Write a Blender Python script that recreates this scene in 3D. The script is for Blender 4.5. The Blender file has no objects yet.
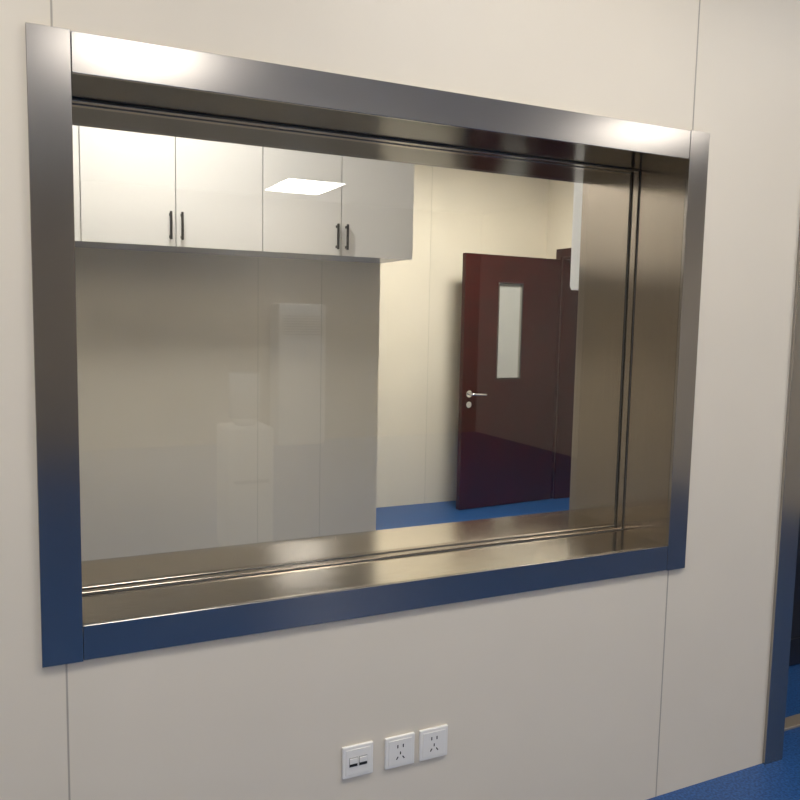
import bpy, bmesh, math, random
from mathutils import Matrix, Vector
random.seed(3)
C = bpy.context
S = C.scene
try:
    S.view_settings.view_transform = 'Standard'
    S.view_settings.look = 'None'
except Exception as e:
    print(e)

# ------------------------------------------------------------ materials
def new_mat(name):
    m = bpy.data.materials.new(name); m.use_nodes = True
    nt = m.node_tree
    return m, nt, nt.nodes['Principled BSDF']

def simple(name, col, rough=0.5, metal=0.0, coat=0.0, noise=0.0, nscale=8.0, bump=0.0, bscale=200.0, emis=None, spec=0.5):
    m, nt, b = new_mat(name)
    b.inputs['Base Color'].default_value = (*col, 1)
    b.inputs['Roughness'].default_value = rough
    b.inputs['Metallic'].default_value = metal
    b.inputs['Specular IOR Level'].default_value = spec
    b.inputs['Coat Weight'].default_value = coat
    b.inputs['Coat Roughness'].default_value = 0.08
    tc = nt.nodes.new('ShaderNodeTexCoord')
    if noise:
        n = nt.nodes.new('ShaderNodeTexNoise'); n.inputs['Scale'].default_value = nscale
        n.inputs['Detail'].default_value = 4
        r = nt.nodes.new('ShaderNodeValToRGB')
        r.color_ramp.elements[0].position = 0.3; r.color_ramp.elements[1].position = 0.7
        r.color_ramp.elements[0].color = (*[c*(1-noise) for c in col], 1)
        r.color_ramp.elements[1].color = (*[min(1, c*(1+noise)) for c in col], 1)
        nt.links.new(tc.outputs['Object'], n.inputs['Vector'])
        nt.links.new(n.outputs['Fac'], r.inputs['Fac'])
        nt.links.new(r.outputs['Color'], b.inputs['Base Color'])
    if bump:
        n2 = nt.nodes.new('ShaderNodeTexNoise'); n2.inputs['Scale'].default_value = bscale
        bp = nt.nodes.new('ShaderNodeBump'); bp.inputs['Strength'].default_value = bump
        bp.inputs['Distance'].default_value = 0.001
        nt.links.new(tc.outputs['Object'], n2.inputs['Vector'])
        nt.links.new(n2.outputs['Fac'], bp.inputs['Height'])
        nt.links.new(bp.outputs['Normal'], b.inputs['Normal'])
    if emis:
        b.inputs['Emission Color'].default_value = (*emis[0], 1)
        b.inputs['Emission Strength'].default_value = emis[1]
    return m

def steel(name, col, rough, stretch, aniso=0.5, var=0.03, bump=0.015):
    """brushed stainless: fine streaks stretched along one axis"""
    m, nt, b = new_mat(name)
    b.inputs['Metallic'].default_value = 1
    b.inputs['Anisotropic'].default_value = aniso
    tc = nt.nodes.new('ShaderNodeTexCoord')
    mp = nt.nodes.new('ShaderNodeMapping'); mp.inputs['Scale'].default_value = stretch
    n = nt.nodes.new('ShaderNodeTexNoise'); n.inputs['Scale'].default_value = 1.0
    n.inputs['Detail'].default_value = 5; n.inputs['Roughness'].default_value = 0.6
    nt.links.new(tc.outputs['Object'], mp.inputs['Vector'])
    nt.links.new(mp.outputs['Vector'], n.inputs['Vector'])
    r = nt.nodes.new('ShaderNodeValToRGB')
    r.color_ramp.elements[0].position = 0.25; r.color_ramp.elements[1].position = 0.75
    r.color_ramp.elements[0].color = (*[c*(1-var) for c in col], 1)
    r.color_ramp.elements[1].color = (*[min(1, c*(1+var)) for c in col], 1)
    nt.links.new(n.outputs['Fac'], r.inputs['Fac'])
    nt.links.new(r.outputs['Color'], b.inputs['Base Color'])
    mr = nt.nodes.new('ShaderNodeMapRange')
    mr.inputs['To Min'].default_value = rough*0.92; mr.inputs['To Max'].default_value = rough*1.08
    nt.links.new(n.outputs['Fac'], mr.inputs['Value'])
    nt.links.new(mr.outputs['Result'], b.inputs['Roughness'])
    bp = nt.nodes.new('ShaderNodeBump'); bp.inputs['Strength'].default_value = bump
    bp.inputs['Distance'].default_value = 0.0005
    nt.links.new(n.outputs['Fac'], bp.inputs['Height'])
    nt.links.new(bp.outputs['Normal'], b.inputs['Normal'])
    return m

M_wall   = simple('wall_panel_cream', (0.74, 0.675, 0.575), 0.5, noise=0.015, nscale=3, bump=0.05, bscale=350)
M_wallb  = simple('wall_panel_cream_darkened', (0.36, 0.32, 0.265), 0.5, noise=0.02, nscale=3)  # cream panel darkened: light falloff towards the back put into its colour
M_wall2  = simple('wall_panel_cream_far', (0.74, 0.68, 0.57), 0.35, noise=0.015, nscale=3)
M_seam   = simple('panel_seam', (0.42, 0.38, 0.32), 0.6)
M_seam2  = simple('panel_seam_far', (0.60, 0.56, 0.45), 0.6)
M_ceil   = simple('ceiling_white', (0.85, 0.84, 0.81), 0.7)
M_steelX = steel('brushed_steel_horizontal', (0.44, 0.41, 0.38), 0.20, (3, 400, 700))
M_steelZ = steel('brushed_steel_vertical', (0.44, 0.41, 0.38), 0.20, (600, 600, 3))
M_steelR = steel('brushed_steel_reveal', (0.43, 0.375, 0.315), 0.20, (500, 500, 3), var=0.06)
M_steelT = steel('brushed_steel_head_shaded', (0.08, 0.070, 0.062), 0.18, (12, 500, 500))  # same steel as the frame; shade under the head put into its colour
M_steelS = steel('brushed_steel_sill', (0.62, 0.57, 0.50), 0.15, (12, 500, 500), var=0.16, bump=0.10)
M_dark   = simple('dark_gasket', (0.05, 0.05, 0.05), 0.5)
M_cab    = simple('cabinet_white', (0.74, 0.72, 0.69), 0.25, coat=0.3)
M_black  = simple('handle_black', (0.012, 0.012, 0.012), 0.35)
M_mahog  = simple('door_mahogany', (0.034, 0.0025, 0.0025), 0.42, noise=0.3, nscale=6, spec=0.2)
M_chrome = simple('chrome', (0.75, 0.75, 0.75), 0.18, metal=1)
M_plast  = simple('socket_plastic', (0.82, 0.80, 0.77), 0.3)
M_grey   = simple('socket_grey', (0.42, 0.41, 0.40), 0.4)
M_hole   = simple('socket_hole', (0.01, 0.01, 0.01), 0.6)
M_doorst = simple('lead_door_steel', (0.06, 0.07, 0.10), 0.35, metal=0.8)
M_thresh = simple('threshold_metal', (0.45, 0.38, 0.30), 0.35, metal=0.6)
M_led    = simple('led_diffuser', (0.9, 0.9, 0.9), 0.5, emis=((1.0, 0.965, 0.905), 34.0))
M_ledC   = simple('led_diffuser_dim', (0.9, 0.9, 0.9), 0.5, emis=((1.0, 0.965, 0.905), 14.0))
M_ledN   = simple('led_fill_near', (0.9, 0.9, 0.9), 0.5, emis=((1.0, 0.965, 0.905), 23.0))  # for the added fill row close to the window wall
M_led2   = simple('led_diffuser_far', (0.9, 0.9, 0.9), 0.5, emis=((1.0, 0.97, 0.89), 66.0))
M_led3   = simple('led_diffuser_alcove', (0.9, 0.9, 0.9), 0.5, emis=((1.0, 0.975, 0.93), 26.0))
M_frost  = simple('door_lite_glass', (0.45, 0.45, 0.42), 0.12)
M_white  = simple('appliance_white', (0.85, 0.85, 0.84), 0.3)
M_bottle = simple('water_bottle_plastic', (0.62, 0.64, 0.66), 0.15)

# blue speckled vinyl floor
m, nt, b = new_mat('floor_blue_vinyl'); M_floor = m
tc = nt.nodes.new('ShaderNodeTexCoord')
n = nt.nodes.new('ShaderNodeTexNoise'); n.inputs['Scale'].default_value = 120; n.inputs['Detail'].default_value = 6
r = nt.nodes.new('ShaderNodeValToRGB')
r.color_ramp.elements[0].position = 0.38; r.color_ramp.elements[0].color = (0.006, 0.040, 0.16, 1)
r.color_ramp.elements[1].position = 0.66; r.color_ramp.elements[1].color = (0.03, 0.12, 0.33, 1)
nt.links.new(tc.outputs['Object'], n.inputs['Vector']); nt.links.new(n.outputs['Fac'], r.inputs['Fac'])
nt.links.new(r.outputs['Color'], b.inputs['Base Color']); b.inputs['Roughness'].default_value = 0.4

# lead glass : Schlick reflectance, same on both faces
M_glass = bpy.data.materials.new('lead_glass'); M_glass.use_nodes = True
nt = M_glass.node_tree; nt.nodes.clear()
out = nt.nodes.new('ShaderNodeOutputMaterial')
tr = nt.nodes.new('ShaderNodeBsdfTransparent'); tr.inputs['Color'].default_value = (0.985, 0.985, 0.965, 1)
gl = nt.nodes.new('ShaderNodeBsdfGlossy'); gl.inputs['Roughness'].default_value = 0.0
gl.inputs['Color'].default_value = (1, 1, 1, 1)
geo = nt.nodes.new('ShaderNodeNewGeometry')
dot = nt.nodes.new('ShaderNodeVectorMath'); dot.operation = 'DOT_PRODUCT'
nt.links.new(geo.outputs['Incoming'], dot.inputs[0]); nt.links.new(geo.outputs['Normal'], dot.inputs[1])
def mth(op, a, b_=None):
    n_ = nt.nodes.new('ShaderNodeMath'); n_.operation = op
    for i, v in enumerate((a, b_)):
        if v is None: continue
        if isinstance(v, (int, float)): n_.inputs[i].default_value = v
        else: nt.links.new(v, n_.inputs[i])
    return n_.outputs[0]
ab = mth('ABSOLUTE', dot.outputs['Value'])
pw = mth('POWER', mth('SUBTRACT', 1.0, ab), 5.0)
F_ = mth('ADD', mth('MULTIPLY', pw, 0.945), 0.055)
mx = nt.nodes.new('ShaderNodeMixShader')
nt.links.new(F_, mx.inputs[0]); nt.links.new(tr.outputs[0], mx.inputs[1]); nt.links.new(gl.outputs[0], mx.inputs[2])
nt.links.new(mx.outputs[0], out.inputs['Surface'])

# ------------------------------------------------------------ mesh helpers
def empty(name, loc=(0, 0, 0), rotz=0.0):
    e = bpy.data.objects.new(name, None); S.collection.objects.link(e)
    e.location = loc; e.rotation_euler = (0, 0, rotz); e.empty_display_size = 0.1
    return e

def add_box(bm, x0, x1, y0, y1, z0, z1):
    vs = [bm.verts.new((x, y, z)) for x in (x0, x1) for y in (y0, y1) for z in (z0, z1)]
    for f in ((0,1,3,2),(4,6,7,5),(0,4,5,1),(2,3,7,6),(0,2,6,4),(1,5,7,3)):
        bm.faces.new([vs[i] for i in f])

def finish(name, bm, mat, parent=None, bevel=0, seg=2, smooth=False):
    bmesh.ops.recalc_face_normals(bm, faces=bm.faces)
    me = bpy.data.meshes.new(name); bm.to_mesh(me); bm.free()
    o = bpy.data.objects.new(name, me); S.collection.objects.link(o)
    me.materials.append(mat)
    if parent: o.parent = parent
    if bevel:
        md = o.modifiers.new('bevel', 'BEVEL'); md.width = bevel; md.segments = seg; md.limit_method = 'ANGLE'
    if smooth:
        for p in me.polygons: p.use_smooth = True
    return o

def box(name, x0, x1, y0, y1, z0, z1, mat, parent=None, bevel=0, seg=2):
    bm = bmesh.new(); add_box(bm, x0, x1, y0, y1, z0, z1)
    return finish(name, bm, mat, parent, bevel, seg)

def boxes(name, lst, mat, parent=None, bevel=0):
    bm = bmesh.new()
    for b_ in lst: add_box(bm, *b_)
    return finish(name, bm, mat, parent, bevel)

def cyl(name, p0, p1, r, mat, parent=None, seg=24, r2=None):
    p0 = Vector(p0); p1 = Vector(p1); d = p1-p0
    bm = bmesh.new()
    mt = Matrix.Translation((p0+p1)/2) @ d.to_track_quat('Z', 'Y').to_matrix().to_4x4()
    bmesh.ops.create_cone(bm, cap_ends=True, segments=seg, radius1=r, radius2=r if r2 is None else r2, depth=d.length, matrix=mt)
    o = finish(name, bm, mat, parent)
    for p in o.data.polygons:
        p.use_smooth = len(p.vertices) == 4
    return o

def tube(name, pts, r, mat, parent=None):
    cu = bpy.data.curves.new(name, 'CURVE'); cu.dimensions = '3D'; cu.bevel_depth = r; cu.bevel_resolution = 4
    cu.use_fill_caps = True
    sp = cu.splines.new('POLY'); sp.points.add(len(pts)-1)
    for i, p in enumerate(pts): sp.points[i].co = (*p, 1)
    o = bpy.data.objects.new(name, cu); S.collection.objects.link(o)
    cu.materials.append(mat)
    if parent: o.parent = parent
    return o

# ------------------------------------------------------------ key dimensions
XL, XR = -2.2, 4.1          # side walls
XC = 5.6                    # control room is wider to the right
WT = 0.49                   # partition thickness
YB = -7.0                   # control room back wall
YF = 3.91                   # exam room back wall
OX0, OX1, OZ0, OZ1 = 0.028, 1.857, 0.747, 2.066    # frame outer
IX0, IX1, IZ0, IZ1 = 0.110, 1.783, 0.826, 1.983    # frame inner
DX0, DX1, DZ = 2.367, 3.25, 2.12                    # lead door opening
H1, H2, H3 = 2.9, 2.8, 3.0

# ------------------------------------------------------------ room shell
box('floor', XL-0.1, 6.0, YB-0.1, YF+0.1, -0.1, 0.0, M_floor)
box('ceiling', XL, XC, YB, 0.012, H1, H1+0.1, M_ceil)
box('ceiling.001', XL, XR, WT-0.01, YF, H2, H2+0.1, M_ceil)

g = 0.006  # steel lining thickness
wy0, wy1 = 0.012, WT-0.012
boxes('wall_window', [
    (XL, IX0-g, wy0, wy1, 0, H3),
    (IX0-g, IX1+g, wy0, wy1, IZ1+g, H3),
    (IX0-g, IX1+g, wy0, wy1, 0, IZ0-g),
    (IX1+g, DX0-g, wy0, wy1, 0, H3),
    (DX0-g, DX1+g, wy0, wy1, DZ+g, H3),
    (DX1+g, XC, wy0, wy1, 0, H3)], M_wall)
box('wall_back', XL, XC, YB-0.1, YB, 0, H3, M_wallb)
box('wall_left', XL-0.1, XL, YB, YF, 0, H3, M_wall)
box('wall_side', XC, XC+0.1, YB, wy1, 0, H3, M_wall)
# right wall, with the mahogany door opening
EY0, EY1, EZ = 2.76, 3.68, 2.04
boxes('wall_right', [
    (XR, XR+0.16, wy1, EY0, 0, H3),
    (XR, XR+0.16, EY1, YF, 0, H3),
    (XR, XR+0.16, EY0, EY1, EZ, H3)], M_wall2)
box('wall_far', XL, XR+0.16, YF, YF+0.1, 0, H3, M_wall2)
box('wall_alcove', XL, 1.786, 2.21, YF, 0, H2, M_wall2)
box('wall_corridor', 5.6, 5.7, 1.8, YF+0.1, 0, H2, M_wall2)

# panel seams
k = 0
def seam(x0, x1, y0, y1, z0, z1, mat=M_seam):
    global k; k += 1
    box('trim_%d' % k, x0, x1, y0, y1, z0, z1, mat)
for sx, zz in ((0.076, (0, OZ0)), (0.076, (OZ1, H1)), (1.800, (0, OZ0)), (1.800, (OZ1, H1))):
    seam(sx-0.002, sx+0.002, wy0-0.0008, wy0+0.001, zz[0], zz[1])
seam(-1.082, -1.078, wy0-0.0008, wy0+0.001, 0, H1)
for sx in (-0.2, 1.107, 1.45):
    seam(sx-0.0015, sx+0.0015, 2.2092, 2.212, 0, 1.797, M_seam2)
for sx in (2.04, 2.98):
    seam(sx-0.002, sx+0.002, YF-0.0008, YF+0.001, 0, H2, M_seam2)
seam(XR-0.0008, XR+0.001, 2.3-0.002, 2.3+0.002, 0, H2)

# ------------------------------------------------------------ observation window
win = empty('window_1', (0, 0, 0))
F = wy0
boxes('frame_face_left', [(OX0, IX0, 0, F, OZ0, OZ1)], M_steelZ, win, 0.0012)
boxes('frame_face_right', [(IX1, OX1, 0, F, OZ0, OZ1)], M_steelZ, win, 0.0012)
boxes('frame_face_top', [(IX0+0.0008, IX1-0.0008, 0.0005, F, IZ1, OZ1-0.002)], M_steelX, win, 0.0012)
boxes('frame_face_bottom', [(IX0+0.0008, IX1-0.0008, 0.0005, F, OZ0+0.002, IZ0)], M_steelX, win, 0.0012)
boxes('reveal_left', [(IX0-g, IX0, F, WT, IZ0, IZ1)], M_steelR, win)
boxes('reveal_right', [(IX1, IX1+g, F, WT, IZ0, IZ1)], M_steelR, win)
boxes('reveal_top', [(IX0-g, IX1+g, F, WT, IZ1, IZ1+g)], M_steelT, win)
boxes('reveal_sill', [(IX0-g, IX1+g, F, WT, IZ0-g, IZ0)], M_steelS, win)
# far side casing
B0, B1 = wy1, WT
boxes('far_casing', [(OX0, IX0-g, B0, B1, OZ0, OZ1), (IX1+g, OX1, B0, B1, OZ0, OZ1),
                     (IX0-g, IX1+g, B0, B1, IZ1+g, OZ1), (IX0-g, IX1+g, B0, B1, OZ0, IZ0-g)], M_steelX, win)
GY = 0.235
def ring(name, y0, y1, t, mat, off=0.0, bevel=0.001):
    x0, x1, z0, z1 = IX0+off, IX1-off, IZ0+off, IZ1-off
    boxes(name, [(x0, x0+t, y0, y1, z0, z1), (x1-t, x1, y0, y1, z0, z1),
                 (x0+t, x1-t, y0, y1, z0, z0+t), (x0+t, x1-t, y0, y1, z1-t, z1)], mat, win, bevel)
ring('glazing_bead_front', GY-0.030, GY-0.008, 0.006, M_steelR)
ring('glazing_bead_back', GY+0.008, GY+0.030, 0.006, M_steelR)
ring('gasket_front', GY-0.008, GY-0.006, 0.005, M_dark, bevel=0)
ring('gasket_back', GY+0.006, GY+0.008, 0.005, M_dark, bevel=0)
ring('gasket_lip', GY-0.033, GY-0.030, 0.002, M_dark, bevel=0)
box('glass_pane', IX0, IX1, GY-0.006, GY+0.006, IZ0, IZ1, M_glass, win)

# ------------------------------------------------------------ lead door at right
ld = empty('door_1')
boxes('casing', [(DX0-0.087, DX0, 0, F, 0, DZ+0.087), (DX1, DX1+0.087, 0, F, 0, DZ+0.087),
                 (DX0, DX1, 0, F, DZ, DZ+0.087)], M_steelZ, ld, 0.0015)
boxes('jamb_lining', [(DX0-g, DX0, F, wy1, 0, DZ), (DX1, DX1+g, F, wy1, 0, DZ), (DX0-g, DX1+g, F, wy1, DZ, DZ+g)], M_steelR, ld)
box('threshold', DX0, DX1, 0.13, 0.19, 0, 0.012, M_thresh, ld, 0.003)
box('sliding_leaf', DX0-0.04, DX1+0.08, 0.515, 0.575, 0.004, DZ+0.05, M_doorst, ld, 0.003)
boxes('leaf_trim', [(DX0-0.02, DX1+0.06, 0.508, 0.515, 0.10, 0.13)], M_doorst, ld)
box('leaf_pull', DX0+0.12, DX0+0.15, 0.48, 0.515, 0.95, 1.2, M_chrome, ld, 0.004)
box('sliding_track', DX0-0.1, XR-0.02, WT-0.012, 0.60, DZ+0.05, DZ+0.15, M_steelX, ld, 0.003)

# ------------------------------------------------------------ wall cabinets over the alcove wall
cab = empty('wall_cabinet')
CF, CB, CZ0, CZ1 = 1.81, 2.209, 1.797, 2.56
xs = [-0.53, -0.14, 0.245, 0.631, 1.018, 1.401, 1.784]
box('carcass', xs[0], xs[-1], CF+0.020, CB, CZ0+0.004, CZ1, M_cab, cab)
for i in range(6):
    box('cabinet_leaf_%d' % (i+1), xs[i]+0.0018, xs[i+1]-0.0018, CF, CF+0.018, CZ0, CZ1, M_cab, cab, 0.0015)
    hx = xs[i+1]-0.024 if i % 2 == 0 else xs[i]+0.024
    boxes('pull_%d' % (i+1), [(hx-0.005, hx+0.005, CF-0.028, CF-0.018, 1.825, 1.945),
                            (hx-0.005, hx+0.005, CF-0.02, CF+0.001, 1.832, 1.844),
                            (hx-0.005, hx+0.005, CF-0.02, CF+0.001, 1.926, 1.938)], M_black, cab, 0.0015)

# ------------------------------------------------------------ mahogany door, open
hx, hy = 4.055, 3.655
md = empty('door_2', (hx, hy, 0), math.radians(4.5))
L = 0.94
lx0, lx1, lz0, lz1 = -0.615, -0.385, 1.05, 1.80
T = 0.045
boxes('leaf', [(-L, lx0, 0, T, 0.008, 2.02), (lx1, 0, 0, T, 0.008, 2.02),
               (lx0, lx1, 0, T, 0.008, lz0), (lx0, lx1, 0, T, lz1, 2.02)], M_mahog, md)
fw = 0.010
boxes('lite_frame', [(lx0-fw, lx0+0.003, -0.006, T+0.006, lz0-fw, lz1+fw), (lx1-0.003, lx1+fw, -0.006, T+0.006, lz0-fw, lz1+fw),
                     (lx0+0.003, lx1-0.003, -0.006, T+0.006, lz0-fw, lz0), (lx0+0.003, lx1-0.003, -0.006, T+0.006, lz1, lz1+fw)], M_steelZ, md)
box('lite_glass', lx0, lx1, T/2-0.004, T/2+0.004, lz0, lz1, M_frost, md)
for s, yy in ((-1, 0.0), (1, T)):
    cyl('rosette_%d' % (s+2), (-L+0.06, yy, 0.93), (-L+0.06, yy+s*0.010, 0.93), 0.027, M_chrome, md)
    cyl('key_rosette_%d' % (s+2), (-L+0.06, yy, 0.845), (-L+0.06, yy+s*0.008, 0.845), 0.024, M_chrome, md)
    tube('lever_%d' % (s+2), [(-L+0.06, yy, 0.93), (-L+0.06, yy+s*0.05, 0.93), (-L+0.075, yy+s*0.057, 0.93), (-L+0.19, yy+s*0.057, 0.925)], 0.010, M_chrome, md)
for hz in (0.25, 1.0, 1.8):
    cyl('hinge_%d' % int(hz*10), (0.008, T/2-0.02, hz-0.05), (0.008, T/2-0.02, hz+0.05), 0.008, M_mahog, md)
fr_ = empty('door_frame')
boxes('architrave', [(XR-0.015, XR, EY1, EY1+0.07, 0, EZ+0.07), (XR-0.015, XR, EY0-0.07, EY0, 0, EZ+0.07),
                     (XR-0.015, XR, EY0, EY1, EZ, EZ+0.07)], M_mahog, fr_, 0.002)
boxes('jamb', [(XR, XR+0.18, EY1-0.02, EY1+0.001, 0, EZ), (XR, XR+0.18, EY0, EY0+0.02, 0, EZ), (XR, XR+0.18, EY0+0.02, EY1-0.02, EZ-0.02, EZ)], M_mahog, fr_)

# ------------------------------------------------------------ white box on the far face of the window wall
eb = empty('electrical_box')
box('housing', 1.985, 2.24, wy1, 0.80, 1.63, 2.35, M_white, eb, 0.004)
box('cover', 1.99, 2.235, 0.80, 0.812, 1.64, 2.34, M_white, eb, 0.003)
cyl('lock', (2.21, 0.812, 1.98), (2.21, 0.822, 1.98), 0.01, M_chrome, eb)

# ------------------------------------------------------------ sockets
def plate(par, x, z):
    box('plate', x-0.043, x+0.043, wy0-0.008, wy0+0.0005, z-0.043, z+0.043, M_plast, par, 0.003, 3)
    box('inset', x-0.034, x+0.034, wy0-0.0095, wy0-0.007, z-0.034, z+0.034, M_plast, par, 0.001)
yh0, yh1 = wy0-0.0100, wy0-0.009
def rot_slot(bm, x, z, w, h, ang):
    c, s = math.cos(ang), math.sin(ang)
    pts = [(-w/2,-h/2),(w/2,-h/2),(w/2,h/2),(-w/2,h/2)]
    f_ = [bm.verts.new((x+c*a-s*b_, yh0, z+s*a+c*b_)) for a, b_ in pts]
    r_ = [bm.verts.new((x+c*a-s*b_, yh1, z+s*a+c*b_)) for a, b_ in pts]
    bm.faces.new(f_); bm.faces.new(r_[::-1])
    for i in range(4): bm.faces.new([f_[i], f_[(i+1)%4], r_[(i+1)%4], r_[i]])
for i, (sx, sz) in enumerate(((0.883, 0.364), (0.984, 0.364))):
    p = empty('power_socket')
    plate(p, sx, sz)
    bm = bmesh.new()
    rot_slot(bm, sx-0.008, sz+0.016, 0.003, 0.009, 0); rot_slot(bm, sx+0.008, sz+0.016, 0.003, 0.009, 0)
    rot_slot(bm, sx, sz-0.003, 0.003, 0.008, 0)
    rot_slot(bm, sx-0.009, sz-0.016, 0.003, 0.009, math.radians(-35)); rot_slot(bm, sx+0.009, sz-0.016, 0.003, 0.009, math.radians(35))
    finish('slots', bm, M_hole, p)
p = empty('data_outlet')
sx, sz = 0.7625, 0.366
plate(p, sx, sz)
for s in (-1, 1):
    cx = sx+s*0.0135
    box('port_%d' % (s+2), cx-0.012, cx+0.012, yh0-0.0006, yh1, sz-0.012, sz+0.014, M_grey, p, 0.0008)
    box('port_opening_%d' % (s+2), cx-0.0105, cx+0.0105, yh0-0.0012, yh1, sz-0.011, sz-0.003, M_hole, p)
    box('shutter_%d' % (s+2), cx-0.0105, cx+0.0105, yh0-0.003, yh0, sz-0.003, sz+0.011, M_plast, p, 0.0008)

# ------------------------------------------------------------ ceiling LED panels, plus added fill panels
def led(x, y, w, d, h, mat):
    e = empty('ceiling_light_or_fill')
    a = 0.02
    box('diffuser', x-w/2+a, x+w/2-a, y-d/2+a, y+d/2-a, h-0.010, h, mat, e)
    boxes('rim', [(x-w/2, x-w/2+a, y-d/2, y+d/2, h-0.012, h), (x+w/2-a, x+w/2, y-d/2, y+d/2, h-0.012, h),
                  (x-w/2+a, x+w/2-a, y-d/2, y-d/2+a, h-0.012, h), (x-w/2+a, x+w/2-a, y+d/2-a, y+d/2, h-0.012, h)], M_white, e)
led(2.80, -6.05, 0.66, 0.92, H1, M_led)
led(-1.10, -4.4, 0.60, 0.60, H1, M_led)  # unseen fill panel, added to brighten the top of the window wall
led(0.60, -2.78, 0.60, 0.60, H1, M_ledC)
led(4.10, -2.78, 0.60, 0.60, H1, M_ledC)
led(-0.55, -1.05, 0.60, 0.60, H1, M_ledN)  # row of three unseen fills, added to even out the upper wall
led(1.35, -1.05, 0.60, 0.60, H1, M_ledN)
led(3.25, -1.05, 0.60, 0.60, H1, M_ledN)
led(2.9, 2.45, 0.60, 0.60, H2, M_led2)
led(0.5, 1.15, 0.60, 0.60, H2, M_led3)

# ------------------------------------------------------------ things behind the camera, seen mirrored in the glass
ac = empty('air_conditioner')
box('body', 2.70, 3.28, YB+0.02, YB+0.38, 0.0, 1.66, M_white, ac, 0.02, 3)
boxes('grille', [(2.74, 3.24, YB+0.38, YB+0.386, 1.30+0.03*i, 1.312+0.03*i) for i in range(8)], M_grey, ac)
wd = empty('water_dispenser')
box('body', 1.16, 1.46, -2.95, -2.63, 0.0, 0.80, M_white, wd, 0.02, 3)
box('drip_tray', 1.20, 1.42, -2.64, -2.60, 0.45, 0.47, M_grey, wd, 0.003)
cyl('bottle', (1.31, -2.79, 0.85), (1.31, -2.79, 1.14), 0.10, M_bottle, wd, 32)
cyl('bottle_neck', (1.31, -2.79, 0.79), (1.31, -2.79, 0.85), 0.05, M_bottle, wd, 32, 0.10)

# ------------------------------------------------------------ world
w = bpy.data.worlds.new('World'); S.world = w; w.use_nodes = True
w.node_tree.nodes['Background'].inputs[0].default_value = (0.8, 0.85, 1, 1)
w.node_tree.nodes['Background'].inputs[1].default_value = 0.1

# ------------------------------------------------------------ camera
cam = bpy.data.cameras.new('camera'); co = bpy.data.objects.new('camera', cam); S.collection.objects.link(co)
fwd = Vector((0.4306, 0.89694, -0.10057)).normalized()
right = Vector((0.9022, -0.43088, 0.01996)); right = (right-fwd*right.dot(fwd)).normalized()
up = right.cross(fwd)
mt = Matrix((right, up, -fwd)).transposed().to_4x4()
mt.translation = Vector((0, -1.791, 1.5))
co.matrix_world = mt
cam.sensor_width = 36; cam.lens = 36*796/800; cam.clip_start = 0.02
S.camera = co
